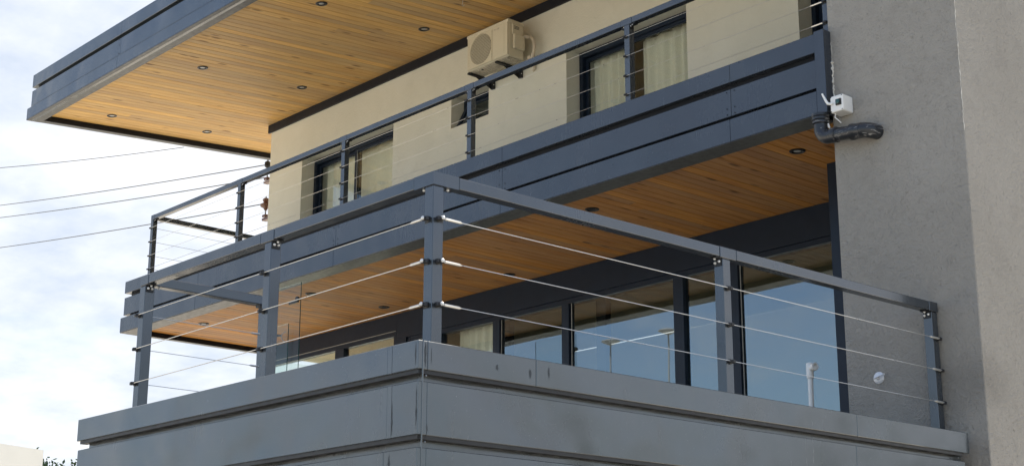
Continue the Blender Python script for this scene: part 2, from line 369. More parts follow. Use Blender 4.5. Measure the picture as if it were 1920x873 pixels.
# --- upper balcony: slab, fascia, soffit
UX0 = -12.04
bal = bx('balcony', 'trim_dark', H, (UX0 + .066, YF + .066, 2.62, -.935, YW - .002, 3.10))
tag(bal, 'upper balcony slab with three dark fascia bands and a pine soffit')
UB = [(3.175, 3.02, 0), (2.962, 2.732, .004), (2.698, 2.509, -.02)]
front_panels(bal, UX0, -.998, YF, UB, [-10.2, -7.35, -4.66, -1.86], xl3=-.025)
for z1, z0, off in UB:
    bx('fascia_panel', 'fascia_paint', bal, (UX0 + off, YF + .0655, z0, UX0 + .034, YW + 3, z1), .0025)
bx('end_trim', 'fascia_paint', bal, (-.996, YF - .022, 2.505, -.905, YG - .004, 3.182), .003)
bx('edge_beam', 'beam_paint', bal, (UX0 - .022, YF - .015, 2.503, -.997, YF + .20, 2.508), .001)
bx('edge_beam', 'beam_paint', bal, (UX0 - .022, YF + .201, 2.503, UX0 + .06, YW + 3, 2.508), .001)
bx('edge_trim', 'trim_dark', bal, (UX0 + .05, YF + .202, 2.509, UX0 + .062, YW + 3, 2.61))
bx('edge_trim', 'trim_dark', bal, (UX0 + .063, YF + .188, 2.509, -.94, YF + .20, 2.61))
boards(bal, UX0 + .064, XG, YF + .201, lambda x: YW + .04 if x > XE + .15 else YW + 2.9, 2.565, 0, 'pine_dim', .105)
bx('soffit_backing', 'groove_brown', bal, (UX0 + .064, YF + .21, 2.5795, XG, YW - .003, 2.612))
# expanding foam and sealant beads between fascia end and stucco
mb = MB(); pts = []; rs = []
for i in range(46):
    z = 2.62 + i * .0105; pts.append((-.902 + random.uniform(-.004, .006), YG - .006, z)); rs.append(max(.002, random.gauss(.006, .004) if 2.62 < z < 2.95 else .002))
mb.tube(pts, rs, 6).build('sealant', 'caulk', bal, smooth=True)
def rivets(parent, spots, r=.006, mat='fascia_paint', T=None):
    mb = MB(T)
    for (p, ax) in spots: mb.lathe(p, ax, [(r, -.001), (r, .002), (r * .5, .004), (.0001, .0045)], 7)
    return tag(mb.build('rivets', mat, parent), kind='stuff')
sp = []
for s in (-7.35, -4.66, -1.86):
    for z in (2.94, 2.80, 2.75, 2.66, 2.53): sp.append(((s - .04, YF, z), (0, -1, 0))); sp.append(((s + .04, YF, z), (0, -1, 0)))
rivets(bal, sp, .005, 'trim_dark')
sp = []
for s in (-10.79, -7.9):
    for z in (5.90, 5.83, 5.72, 5.63, 5.52): sp.append(((s - .04, YR - .028 if z < 5.65 else YR, z), (0, -1, 0)))
rivets(roof, sp, .006, 'trim_dark')

# --- rooms behind the windows
bx('room_wall', 'room_paint', H, (-8.9, 9.5, -.1, XG, 9.6, 2.43)); bx('room_wall', 'room_paint', H, (XE + .2, 9.5, 2.9, XG, 9.6, soff(YW) + .05)); bx('room_wall', 'room_paint', H, (-9.0, YW + .2, -.05, -8.9, 9.6, 2.43))
bx('ceiling', 'room_paint', H, (XE + .2, YW + .33, 5.45, XG, 9.49, 5.52))
bx('floor_slab', 'concrete', H, (XE + .2, YW + .0, 2.62, XG, 9.49, 2.9))
bx('ceiling', 'room_paint', H, (XE + .2, YW + .33, 2.44, XG, 9.49, 2.618))
bx('room_floor', 'floor_wood', H, (XE + .2, YW + .1, -.098, XG, 9.49, -.06))
bx('room_wall', 'room_paint', H, (-8.9, YW + .4, 2.9, -8.8, 9.49, 5.45))
bx('room_wall', 'room_paint', H, (-3.4, YW + .4, 2.9, -3.3, 9.49, 5.45))

def pane(parent, x0, x1, z0, z1, y, mat, th=.008):
    mb = MB(); mb.box(x0, y, z0, x1, y + th, z1); mb.mi = [1, 1, 0, 1, 1, 1]
    return mb.build('pane', [mat, 'glass_back'], parent)
def frame_mb(x0, x1, z0, z1, y0, y1, wl, wr, wb, wt):
    mb = MB(); mb.box(x0, y0, z0, x0 + wl, y1, z1); mb.box(x1 - wr, y0, z0, x1, y1, z1); mb.box(x0 + wl, y0 + .002, z1 - wt, x1 - wr, y1, z1); mb.box(x0 + wl, y0 + .002, z0, x1 - wr, y1, z0 + wb); return mb
YN = YW + WT       # plane of the upper window frames
def slider(op, mull, label):
    x0, x1, z0, z1 = op
    w = frame_mb(x0 + .002, x1 - .002, z0, z1 - .002, YN, YN + .10, .05, .05, .06, .07).build('window', 'frame_navy', H, .003); tag(w, label)
    frame_mb(x0 + .054, mull + .03, z0 + .062, z1 - .075, YN + .052, YN + .09, .04, .04, .06, .04).build('sash', 'frame_navy', w, .002)
    frame_mb(mull - .03, x1 - .054, z0 + .062, z1 - .075, YN + .012, YN + .050, .04, .04, .06, .04).build('sash', 'frame_navy', w, .002)
    bx('sash_strip', 'seal_grey', w, (mull + .024, YN + .008, z0 + .07, mull + .032, YN + .0115, z1 - .1))
    pane(w, x0 + .094, mull - .01, z0 + .12, z1 - .115, YN + .066, 'glass_clear'); pane(w, mull + .01, x1 - .094, z0 + .12, z1 - .115, YN + .026, 'glass_clear')
    return w
slider(W1, -10.22, 'dark sliding window in the cream wall nearest its far left end')
slider(W3, -5.18, 'wide dark sliding window below and right of the air conditioner')
slider(W4, -2.0, 'dark window half hidden by the grey stucco wall')
# small awning window, its sash swung out at the bottom
x0, x1, z0, z1 = W2
w = frame_mb(x0 + .002, x1 - .002, z0 + .002, z1 - .002, YN - .005, YN + .08, .045, .045, .045, .05).build('window', 'frame_navy', H, .003); tag(w, 'small dark awning window tilted open at its bottom')
ang = math.radians(27); ca, sa = math.cos(ang), math.sin(ang); hy, hz = YN + .03, z1 - .06
Tt = lambda p: (p[0], hy + (p[1]) * ca + (p[2]) * sa, hz - (p[1]) * sa + (p[2]) * ca)     # local z runs down the sash
def sash_box(mb, a): mb.box(*a); return mb
mb = MB(lambda p: (p[0], hy + p[1] * ca + p[2] * sa, hz + p[2] * ca - p[1] * sa)); hl = -.40
for a in ((x0 + .05, -.02, hl, x0 + .10, .02, 0), (x1 - .10, -.02, hl, x1 - .05, .02, 0), (x0 + .10, -.018, -.05, x1 - .10, .02, 0), (x0 + .10, -.018, hl, x1 - .10, .02, hl + .05)): mb.box(*a)
mb.build('sash', 'frame_navy', w, .003)
mb = MB(mb.T); mb.box(x0 + .10, -.004, hl + .05, x1 - .10, .004, -.05); mb.mi = [1, 1, 0, 1, 1, 1]; mb.build('pane', ['glass_clear', 'glass_back'], w)

# --- glazed ground floor front under the balcony
GT = 2.187; GB = -.10
bx('lintel', 'frame_navy', H, (XE + .02, YW - .002, 2.342, -8.958, YW + .2, 2.56), .003)
lint = bx('lintel', 'frame_navy', H, (-8.957, YW - .004, GT + .055, -1.2, YW + .30, 2.56), .003); tag(lint, 'dark metal lintel above the glazing')
bx('column', 'frame_navy', H, (-8.955, YW - .02, GB, -8.75, YW + .2, GT + .053), .003)
gw = frame_mb(-8.748, -1.8, GB, GT + .053, YW, YW + .09, .06, .06, .06, .055).build('window', 'frame_navy', H, .003); tag(gw, 'long dark framed glass front reflecting the sky')
MULL = [(-8.16, -8.08), (-7.16, -7.045), (-6.03, -5.92), (-4.41, -4.275), (-3.69, -3.57)]
for a, b in MULL: bx('mullion', 'frame_navy', gw, (a, YW - .012, GB + .06, b, YW + .085, GT - .002), .003)
for x in (-7.038, -5.90, -3.56): bx('seal_strip', 'seal_grey', gw, (x, YW + .01, GB + .06, x + .008, YW + .018, GT - .003))
edges = [-8.69] + [x for ab in MULL for x in ab] + [-1.86]
for i in range(0, len(edges), 2): pane(gw, edges[i], edges[i + 1], GB + .06, GT - .002, YW + .03, 'glass_clear' if i == 2 else 'glass_solar')
bx('inner_jamb', 'trim_dark', gw, (-5.575, YW + .06, GB + .06, -5.43, YW + .14, GT - .004), .003)
bx('inner_jamb', 'trim_dark', gw, (-7.03, YW + .06, GB + .06, -6.96, YW + .14, GT - .004), .003)
lw = frame_mb(-11.98, -8.96, GB, 2.341, YW + .0, YW + .09, .06, .06, .06, .05).build('window', 'frame_navy', H, .003); tag(lw, 'dark framed glass doors at the far left under the balcony')
bx('mullion', 'frame_navy', lw, (-10.24, YW - .01, GB + .06, -10.05, YW + .08, 2.29), .003)
bx('head_trim', 'seal_grey', lw, (-11.7, YW - .014, 2.345, -8.97, YW - .006, 2.352))
pane(lw, -11.92, -10.24, GB + .06, 2.29, YW + .03, 'glass_clear'); pane(lw, -10.05, -9.02, GB + .06, 2.29, YW + .03, 'glass_solar')
mb = MB(); mb.box(XE + .02, YW + .1, -.1, XE + .028, 9.5, 2.43); mb.mi = [1, 1, 1, 1, 1, 0]; mb.build('pane', ['glass_clear', 'glass_back'], lw)

# steel column by the stucco wall
t = thing('steel_column', 'dark blue steel column standing between glazing and grey stucco wall', 'column', (-1.72, 5.8, -.1))
MB().box(-1.80, 5.754, -.1, -1.62, 5.90, 2.5645).build('shaft', 'frame_navy', t, .004)
MB().box(-1.84, 5.72, -.1, -1.58, 5.94, -.085).build('base_plate', 'frame_navy', t, .002)
MB().box(-1.806, 5.79, -.08, -1.8005, 5.86, 2.56).build('edge_strip', 'steel', t)

# frameless glass screen standing under the balcony
t = thing('glass_screen', 'clear frameless glass screen with small clamp under the balcony edge', 'glass screen', (-8.4, 4.9, -.1))
def gsheet(x0, x1, z0, z1, y, th=.010):
    mb = MB(); mb.box(x0, y, z0, x1, y + th, z1); mb.mi = [2, 2, 0, 2, 1, 2]; return mb.build('glass_sheet', ['glass_screen', 'glass_back', 'glass_edge'], t)
gsheet(-8.75, -8.0, -.1, 2.46, 4.62); gsheet(-8.75, -8.165, -.1, 2.02, 4.585)
MB().box(-8.20, 4.60, 2.235, -8.02, 4.615, 2.262).lathe((-8.03, 4.60, 2.27), (0, -1, 0), [(.028, -.015), (.028, .012), (.0001, .014)], 10).build('clamp', 'black_plastic', t)
MB().tube([(-8.19, 4.57, 1.93), (-8.24, 4.55, 1.90), (-8.22, 4.55, 1.84), (-8.18, 4.57, 1.81)], .006, 6).build('handle', 'seal_grey', t, smooth=True)

# ------------------------------------------------------------------ projecting deck
DA, DB = -3.537, 4.719
dk = thing('balcony_deck', 'projecting lower balcony clad in wide dark grey metal bands with a sharp near corner', 'balcony', D((-1.7, 2.3, -.75)))
core = MB(D).box(DA + .06, .06, -.74, -.06, DB - .02, -.03).build('deck_core', 'fascia_paint_lit', dk)
DBANDS = [(0, -.139, 0), (-.197, -.452, .003), (-.512, -.745, .003)]
for z1, z0, off in DBANDS:
    cuts = [DA + (0 if z1 == 0 else .018), -.24 if z1 > -.3 else -.262, -.0012]
    for i in range(2):
        bx('fascia_panel', 'fascia_paint_lit', dk, (cuts[i] + (.001 if i else 0), off, z0, cuts[i + 1] - (.001 if i == 0 else 0), .059, z1), .003, D)
    seams = {0: [.763, 3.47], 1: [3.45], 2: [2.2]}[DBANDS.index((z1, z0, off))]
    c2 = [.0592] + seams + [DB - (0 if z1 == 0 else .06)]
    for i in range(len(c2) - 1): bx('fascia_panel', 'fascia_paint_lit', dk, (-.059, c2[i] + .001, z0, -off, c2[i + 1] - .001, z1), .003, D)
    bx('fascia_panel', 'fascia_paint_lit', dk, (DA + off, .0595, z0, DA + .059, DB, z1), .003, D)
for z1, z0, off in DBANDS[:2]:      # black strips standing in for the shadow line under the bands
    MB(D).box(DA + .03, .010, z0 - .020, -.0105, .058, z0 - .0005).build('shadow_strip', 'black_plastic', dk)
    MB(D).box(-.058, .0585, z0 - .020, -.010, DB - .07, z0 - .0005).build('shadow_strip', 'black_plastic', dk)
# cap flashing on top and the corner seam strip
MB(D).box(DA + .061, .061, -.03, -.061, DB - .021, -.012).build('deck_floor', 'floor_dark', dk)
MB(D).tube([(-.001, .030, -.75), (-.001, .0285, -.3), (-.001, .030, -.001)], .004, 6).build('corner_seam', 'fascia_paint_lit', dk)
rivets(dk, [((-.001, .05, -.17), (1, 0, 0)), ((-.001, .05, -.485), (1, 0, 0)), ((-.03, DB - .1, -.17), (1, 0, 0))], .006, 'fascia_paint_lit', D)

# lap strips and smeared sealant along the sheet joints
plain('sealant_grey', (.055, .064, .07), .7, 0.0, .3, .3, 30)
for z1, z0, off in DBANDS[:2]:
    MB(D).box(-.2385, off - .0012, z0 + .002, -.205, off - .0002, z1 - .002).build('lap_strip', 'fascia_paint_lit', dk)
rs_ = random.Random(4)
def smear(o, du, n_, w_, h_):        # ragged little patch lying on a sheet: o = top point, du = across
    o = Vector(o); du = Vector(du); nn = Vector((0, -1, 0)) if abs(du.x) > .5 else Vector((1, 0, 0)); L_ = []; R_ = []
    for i in range(n_ + 1):
        f = i / n_; ww = w_ * (.25 + .75 * rs_.random()) * math.sin(math.pi * min(.95, max(.05, f))); c0 = o + nn * .0009 - Vector((0, 0, h_ * f)) + du * rs_.uniform(-.25, .25) * w_
        L_.append(tuple(c0 - du * ww)); R_.append(tuple(c0 + du * ww))
    MB(D).add(L_ + R_, [(i, i + 1, n_ + 2 + i, n_ + 1 + i) for i in range(n_)]).build('sealant_smear', 'sealant_grey', dk)
for x, z, w_, h_ in ((-.212, -.005, .006, .12), (-.225, -.21, .010, .05), (-.20, -.28, .007, .16), (-.215, -.53, .012, .10), (-.012, -.21, .006, .22), (-.02, -.008, .004, .12)): smear((x, .0 if z > -.15 else .003, z), (1, 0, 0), 14, w_, h_)
for y, z, w_, h_ in ((.045, -.01, .007, .12), (.05, -.24, .007, .18), (.08, -.03, .003, .08), (.50, -.06, .012, .03), (.72, -.055, .012, .05), (.85, -.03, .010, .06), (.06, -.40, .010, .05)): smear((.0 if z > -.15 else -.003, y, z), (0, 1, 0), 12, w_, h_)

# --- cable railing pieces
def turnbuckle(parent, p, d, L=.085, r=.0075, T=None):
    p = Vector(p); d = Vector(d).normalized()
    return MB(T).tube([p, p + d * .008, p + d * .01, p + d * (L - .012), p + d * (L - .008), p + d * L], [r * .6, r * .6, r, r, r * .75, r * .55], 8).build('turnbuckle', 'steel', parent, smooth=True)
def clampb(parent, c, ax, T=None, s=1.0, bolt=True):
    c = Vector(c); ax = Vector(ax); mb = MB(T)
    mb.lathe(c - ax * .004 * s, ax, [(.016 * s, 0), (.016 * s, .010 * s), (.011 * s, .012 * s), (.011 * s, .034 * s), (.006 * s, .037 * s)], 10)
    side = Vector((0, 0, 1)).cross(ax); q = c + ax * .019 * s
    mb.box(*(q - side * .02 * s - Vector((0, 0, .009)) * s - ax * .007 * s), *(q + side * .02 * s + Vector((0, 0, .009)) * s + ax * .009 * s))
    return mb.build('cable_clamp', 'black_plastic', parent)
def boltb(parent, c, r=.010, T=None): return MB(T).ball(c, r, 8).build('bolt', 'bolt_white', parent, smooth=True)

PW = .07; RH = .95; RB = .882
dr = thing('deck_railing', 'grey metal cable railing with three wires around the projecting deck', 'railing', D((-1.7, 2.3, 0)))
ys, xs_ = .255, -.227          # outer faces of the front run and the right run
def dpost(x0, y0, kind):
    p = MB(D).box(x0, y0, -.03, x0 + PW, y0 + PW, RB - .006).build('post', 'rail_paint', dr, .003)
    MB(D).box(x0 + .004, y0 + .004, RB - .006, x0 + PW - .004, y0 + PW - .004, RB + .002).build('joint', 'black_plastic', dr)
    return p
FX = [-3.312, -1.812, -.227 - PW]                 # posts of the front run
RY = [2.51, 4.732]                                # posts of the right run
for x in FX: dpost(x, ys, 0)
for y in RY: dpost(xs_ - PW, y, 0)
LY = 1.17; dpost(-3.312, LY, 0)                    # last post of the short left run
e = .0015
def head(a, b, c, d): return MB(D).box(a, b, RB + .0005, c, d, RH + e).build('rail_head', 'rail_paint', dr, .003)
# corner head is an L of two boxes, the others short sleeves
MB(D).box(xs_ - .16, ys - e, RB, xs_ + e, ys + PW, RH + e).box(xs_ - PW - .0, ys + PW + .0003, RB, xs_ + e, ys + .17, RH + e).build('rail_head', 'rail_paint', dr, .0)
head(FX[1] - .045, ys - e, FX[1] + PW + .025, ys + PW + e); head(FX[0] - .001, ys - e, FX[0] + PW + .035, ys + PW + e)
head(xs_ - PW - e, RY[0] - .02, xs_ + e, RY[0] + PW + .06); head(xs_ - PW - e, RY[1] - .02, xs_ + e, RY[1] + PW + .012)
def rail(a, b, c, d): return MB(D).box(a, b, RB + .004, c, d, RH).build('handrail', 'rail_paint', dr, .004, seg=2)
rail(FX[0] + PW + .038, ys, FX[1] - .048, ys + PW); rail(FX[1] + PW + .028, ys, xs_ - .163, ys + PW)
rail(xs_ - PW, ys + .173, xs_, RY[0] - .023); rail(xs_ - PW, RY[0] + PW + .063, xs_, RY[1] - .023)
rail(-3.312, ys + PW + .01, -3.312 + PW, LY)
# angle brackets with bolts under the rail
for (x, y) in ((FX[0] + PW, ys), (FX[1] + PW, ys)):
    MB(D).box(x + .0005, y + .004, RB - .045, x + .006, y + .06, RB + .002).box(x + .006, y + .008, RB - .005, x + .05, y + .055, RB + .002).build('bracket', 'black_plastic', dr, .001)
    boltb(dr, (x + .009, y + .018, RB - .022), .009, D); boltb(dr, (x + .009, y + .046, RB - .022), .009, D); boltb(dr, (x + .03, y + .028, RB - .009), .008, D)
for y in RY:
    MB(D).box(xs_ - PW + .006, y - .006, RB - .048, xs_ - .008, y - .0005, RB + .002).box(xs_ - PW + .008, y - .05, RB - .005, xs_ - .01, y - .006, RB + .002).build('bracket', 'black_plastic', dr, .001)
    boltb(dr, (xs_ - .052, y - .009, RB - .028), .009, D); boltb(dr, (xs_ - .02, y - .009, RB - .022), .009, D); boltb(dr, (xs_ - .035, y - .034, RB - .008), .008, D)
boltb(dr, (xs_ - .115, ys + .03, RB - .004), .008, D); boltb(dr, (xs_ - .03, ys + .12, RB - .004), .008, D); boltb(dr, (xs_ - .04, RY[0] + PW + .03, RB - .004), .007, D)
boltb(dr, (-3.312 + .05, ys + .11, RB - .004), .008, D)
MB(D).box(xs_ - .045, ys + PW + .001, RB - .04, xs_ - .02, ys + PW + .006, RB - .002).build('bracket', 'black_plastic', dr)
MB(D).box(-3.30, LY - .03, RB - .012, -3.25, LY - .001, RB + .0035).build('bracket', 'black_plastic', dr)
CZ = [.70, .475, .25]; off = .021
for z in CZ:
    # front run
    MB(D).tube([(FX[0] - .015, ys - off, z - .017), (FX[1] + .035, ys - off, z - .008), (xs_ - .05 - .11, ys - off, z - .001), (xs_ - .06, ys - off, z)], .0026, 6).build('cable', 'steel', dr, smooth=True)
    clampb(dr, (FX[0] + .018, ys, z - .017), (0, -1, 0), D); clampb(dr, (FX[1] + .02, ys, z - .008), (0, -1, 0), D)
    clampb(dr, (xs_ - .035, ys, z), (0, -1, 0), D); boltb(dr, (xs_ - .042, ys - .032, z + .002), .011, D)
    turnbuckle(dr, (xs_ - .055, ys - off, z), (-1, 0, -.01), .10, .0085, D)
    # right run
    MB(D).tube([(xs_ + off, ys + .06, z), (xs_ + off, RY[0] + .035, z - .006), (xs_ + off, RY[1] + .04, z - .014)], .0026, 6).build('cable', 'steel', dr, smooth=True)
    clampb(dr, (xs_, ys + .035, z), (1, 0, 0), D); boltb(dr, (xs_ + .032, ys + .042, z + .002), .011, D)
    turnbuckle(dr, (xs_ + off, ys + .055, z), (0, 1, -.006), .12, .0085, D)
    clampb(dr, (xs_, RY[0] + .036, z - .006), (1, 0, 0), D); clampb(dr, (xs_, RY[1] + .048, z - .014), (1, 0, 0), D)
    turnbuckle(dr, (xs_ + off, RY[1] + .05, z - .014), (0, -1, .004), .12, .0085, D)
    # short left run, fixed inside the posts
    MB(D).tube([(-3.312 + .05, ys + PW, z - .02), (-3.312 + .05, LY, z - .02)], .0024, 6).build('cable', 'steel', dr)
    turnbuckle(dr, (-3.312 + .05, LY - .002, z - .02), (0, -1, 0), .08, .007, D)

# ------------------------------------------------------------------ railing of the upper balcony
ur = thing('balcony_railing', 'dark cable railing with four thin wires along the upper balcony', 'railing', (-6.3, 4.73, 3.1))
UP = [-11.655, -9.555, -7.435, -5.303, -3.133, -.99]; UW = .062; UY = 4.70; UZ = 4.003; UBT = 3.945
for i, x in enumerate(UP):
    MB().box(x, UY, 3.10, x + UW, UY + UW, UBT - .004 if i < 5 else UZ).build('post', 'rail_paint', ur, .002)
    if i < 5:
        MB().box(x - (.04 if i else 0), UY - .001, UBT - .003, x + UW + .03, UY + UW + .001, UZ + .001).build('rail_head', 'rail_paint', ur, .002)
        MB().box(x + UW + .0005, UY + .004, UBT - .045, x + UW + .005, UY + UW - .006, UBT - .004).box(x + UW + .005, UY + .008, UBT - .012, x + UW + .06, UY + UW - .01, UBT - .0035).build('bracket', 'black_plastic', ur)
        boltb(ur, (x + UW + .007, UY + .015, UBT - .02), .006); boltb(ur, (x + UW + .03, UY + .012, UBT - .014), .006); boltb(ur, (x - .02, UY + .02, UBT - .006), .006)
        if i: MB().box(x - .05, UY + .02, UBT - .02, x - .002, UY + .05, UBT - .0035).build('bracket', 'black_plastic', ur)
    if i < 5: MB().box(x + UW + .032, UY, UBT, (UP[i + 1] - .042) if i < 4 else UP[5] - .002, UY + UW, UZ).build('handrail', 'rail_paint', ur, .003)
MB().box(UP[0], UY + UW + .012, UBT, UP[0] + UW, YW + 2.0, UZ).build('handrail', 'rail_paint', ur, .003)
MB().box(UP[0], YW - .3, 3.10, UP[0] + UW, YW - .3 + UW, UBT - .001).build('post', 'rail_paint', ur, .002)
UCZ = [3.83, 3.645, 3.46, 3.285]
for z in UCZ:
    MB().tube([(UP[0] - .01, UY - .016, z), (UP[-1] - .02, UY - .016, z - .004)], .0023, 5).build('cable', 'steel', ur)
    MB().tube([(UP[0] + .05, UY + UW, z), (UP[0] + .05, YW - .3, z)], .0023, 5).build('cable', 'steel', ur)
    for x in UP[:5]: clampb(ur, (x + .018, UY, z), (0, -1, 0), None, .8)
    clampb(ur, (UP[5] + .03, UY, z), (0, -1, 0), None, .8)
    turnbuckle(ur, (UP[5] + .02, UY - .016, z - .004), (-1, 0, 0), .12, .008)

# ------------------------------------------------------------------ air conditioner
ac = thing('air_conditioner', 'cream outdoor air conditioner unit on black brackets high on the wall', 'air conditioner', (-6.86, 6.4, 5.08))
ax0, ax1, ay0, ay1, az0, az1 = -7.215, -6.49, 6.275, 6.525, 5.105, 5.545
MB().box(ax0, ay0 + .02, az0, ax1, ay1, az1).build('casing', 'ac_cream', ac, .012, seg=2)
MB().box(ax0 - .006, ay0 + .004, az1 - .028, ax1 + .006, ay1 + .004, az1 + .008).build('top_cover', 'ac_cream', ac, .006)
fc = Vector((-6.965, ay0 + .008, 5.318)); R = .185; mb = MB(); n = 40; sq = (-7.20, -6.765, 5.115, 5.515)
vs = []
for k in range(n):
    a = 2 * math.pi * k / n; c_, s_ = math.cos(a), math.sin(a); vs.append((fc.x + R * c_, ay0 + .004, fc.z + R * s_))
for k in range(n):
    a = 2 * math.pi * k / n; c_, s_ = math.cos(a), math.sin(a); tt = 1 / max(abs(c_), abs(s_)); x = fc.x + min(max(c_ * tt * .235, sq[0] - fc.x), sq[1] - fc.x); z = fc.z + min(max(s_ * tt * .21, sq[2] - fc.z), sq[3] - fc.z); vs.append((x, ay0 + .004, z))
for k in range(2 * n): vs.append((vs[k][0], ay0 + .019, vs[k][2]))
fs = []
for k in range(n):
    j = (k + 1) % n; fs += [(k, j, n + j, n + k), (2 * n + k, 2 * n + j, j, k), (n + k, n + j, 3 * n + j, 3 * n + k)]
mb.add(vs, fs).build('front_panel', 'ac_cream', ac)
MB().box(sq[1] + .004, ay0 + .002, 5.112, ax1 - .004, ay0 + .019, 5.516).build('front_panel', 'ac_cream', ac, .004)
MB().box(sq[1] + .03, ay0 - .001, 5.14, ax1 - .06, ay0 + .0015, 5.495).build('front_rib', 'ac_cream', ac, .001)
MB().box(sq[1] + .04, ay0 - .003, 5.462, sq[1] + .13, ay0 - .0012, 5.482).build('badge', 'ac_tray', ac)
MB().lathe((fc.x, ay0 + .0195, fc.z), (0, -1, 0), [(R + .004, 0), (R + .004, .001), (.0001, .0012)], 36).build('fan_opening', 'black_plastic', ac)
mb = MB()
for k in range(3):
    a0 = 2 * math.pi * k / 3
    for j in range(5): pass
    pts = [(.03, 0), (.17, .15), (.175, .6), (.10, .9), (.03, .6)]
    mb.add([(fc.x + r * math.cos(a0 + a), ay0 + .017 - .004 * (i % 2), fc.z + r * math.sin(a0 + a)) for i, (r, a) in enumerate(pts)], [(0, 1, 2, 3, 4)])
mb.lathe((fc.x, ay0 + .018, fc.z), (0, -1, 0), [(.04, 0), (.035, .006), (.0001, .007)], 16); mb.build('fan', 'trim_dark', ac)
mb = MB()
for i in range(-10, 11):
    d = i * .0182; h = math.sqrt(max(0, R * R - d * d))
    if h > .01: mb.box(fc.x + d - .0030, ay0 + .001, fc.z - h, fc.x + d + .0030, ay0 + .0035, fc.z + h)
for i in range(-10, 11):
    d = i * .0182; h = math.sqrt(max(0, R * R - d * d)); mb.box(fc.x - h, ay0 - .0012, fc.z + d - .0020, fc.x + h, ay0 + .0008, fc.z + d + .0020)
for sx_ in (-.215, .19):
    for i in range(10): mb.box(fc.x + sx_ - .004, ay0 + .0005, 5.15 + i * .035, fc.x + sx_ + .010, ay0 + .003, 5.17 + i * .035)
mb.build('grille', 'ac_cream', ac)
MB().box(ax1 + .001, ay0 + .07, 5.20, ax1 + .045, ay1 - .02, 5.375).build('valve_cover', 'ac_cream', ac, .012, seg=2)
MB().box(ax1 + .001, ay0 + .06, 5.375, ax1 + .02, ay1 - .04, 5.50).build('side_panel', 'ac_cream', ac, .005)
for z in (5.44, 5.455, 5.47): MB().box(ax1 + .0205, ay0 + .08, z, ax1 + .022, ay0 + .16, z + .006).build('vent_slot', 'black_plastic', ac)
MB().box(ax0 + .02, ay0 + .03, az0 - .012, ax1 - .02, ay1 - .02, az0 - .0005).build('base_tray', 'ac_tray', ac, .003)
mb = MB()
for i in range(5): mb.box(ax0 + .03, ay0 + .05 + i * .035, az0 - .020, ax1 - .05, ay0 + .064 + i * .035, az0 - .0125)
mb.build('tray_ribs', 'ac_tray', ac)
MB().box(-7.0, 6.32, az0 - .024, -6.975, 6.34, az0 - .0205).build('drain_hole', 'black_plastic', ac)
for x in (-7.19, -6.70):
    mb = MB(); mb.box(x, ay0 - .005, 5.062, x + .04, YW - .004, 5.084); mb.box(x, YW - .045, 4.97, x + .04, YW - .003, 5.0615)
    mb.add([(x + .004, ay0 + .12, 5.0615), (x + .008, ay0 + .12, 5.0615), (x + .008, YW - .046, 5.0615), (x + .004, YW - .046, 5.0615), (x + .004, YW - .046, 4.975), (x + .008, YW - .046, 4.975)], [(0, 1, 2, 3), (0, 4, 5, 1), (0, 3, 4), (1, 5, 2), (3, 2, 5, 4)])
    mb.build('bracket', 'black_plastic', ac); boltb(ac, (x + .043, YW - .03, 5.02), .006)
pts = []
for i in range(15):
    a = math.radians(100 - i * 17); pts.append((ax1 + .05 + .09 * max(0, math.cos(a)), 6.56, 5.24 + .14 * math.sin(a)))
MB().tube([(ax1 + .02, 6.50, 5.385)] + pts, .020, 8).build('hose', 'hose_cream', ac, smooth=True)
MB().tube([(ax1 + .055, YW - .02, 5.08), (ax1 + .045, YW - .03, 5.02), (ax1 + .02, YW - .02, 5.0)], .016, 8).build('hose', 'hose_cream', ac, smooth=True)

# ------------------------------------------------------------------ downlights
def downlight(label, p, slope, group, bright=True):
    t = thing('downlight', label, 'downlight', p, group)
    nrm = Vector((0, slope, -1)).normalized()
    MB().lathe(Vector(p) - nrm * .002, nrm, [(.068, 0), (.068, .006), (.062, .011), (.048, .012), (.044, .007), (.044, .002)], 24).build('trim_ring', 'black_plastic', t, smooth=True)
    MB().lathe(Vector(p) - nrm * .001, nrm, [(.030, 0), (.030, .0045), (.022, .007), (.0001, .008)], 18).build('lens', 'lens_grey' if bright else 'black_plastic', t, smooth=True)
zr = lambda y: soff(YR + FB - .02) + BD + SL * (y - (YR + FB - .02))
G1 = 'downlights in the roof soffit'
RL = [(-12.579, 4.50, 'black downlight in roof soffit nearest the outer left corner'), (-10.206, 4.50, 'black downlight second from the left in front row of roof soffit'),
      (-7.607, 4.48, 'black downlight at the top of the picture, in roof soffit front row'), (-12.561, 5.955, 'black downlight in roof soffit just left of the cream wall corner'),
      (-10.19, 5.96, 'black downlight in roof soffit close above the cream wall left of centre'), (-7.604, 5.94, 'black downlight in roof soffit up and left of the air conditioner')]
for x, y, l in RL:
    p = Vector((x, y, zr(y))); d = p - CP; zp = 5.501 + SL * (y - YR); k = 1 + (p.z - zp) / max(.1, d.z) * 1.0
    q = CP + d * k; q.z = zr(q.y); downlight(l, q, SL, G1)
G2 = 'downlights in the soffit under the balcony'
LLs = [(-1.687, 5.214, 'black downlight under the balcony nearest the drain pipe elbow', True), (-10.925, 5.135, 'black downlight at the far left front under the balcony', True), (-8.651, 5.191, 'black downlight under the balcony just right of the glass screen edge', False),
       (-8.646, 6.233, 'black downlight under the balcony midway between glass screen and corner post', False), (-6.432, 6.264, 'black downlight under the balcony right of the near corner post', False), (-4.258, 6.40, 'black downlight under the balcony behind the right handrail, the lower of two', False),
       (-4.028, 5.16, 'black downlight under the balcony peeking over the right handrail, the upper of two', False), (-10.926, 6.217, 'black downlight under the balcony behind the middle front post', False)]
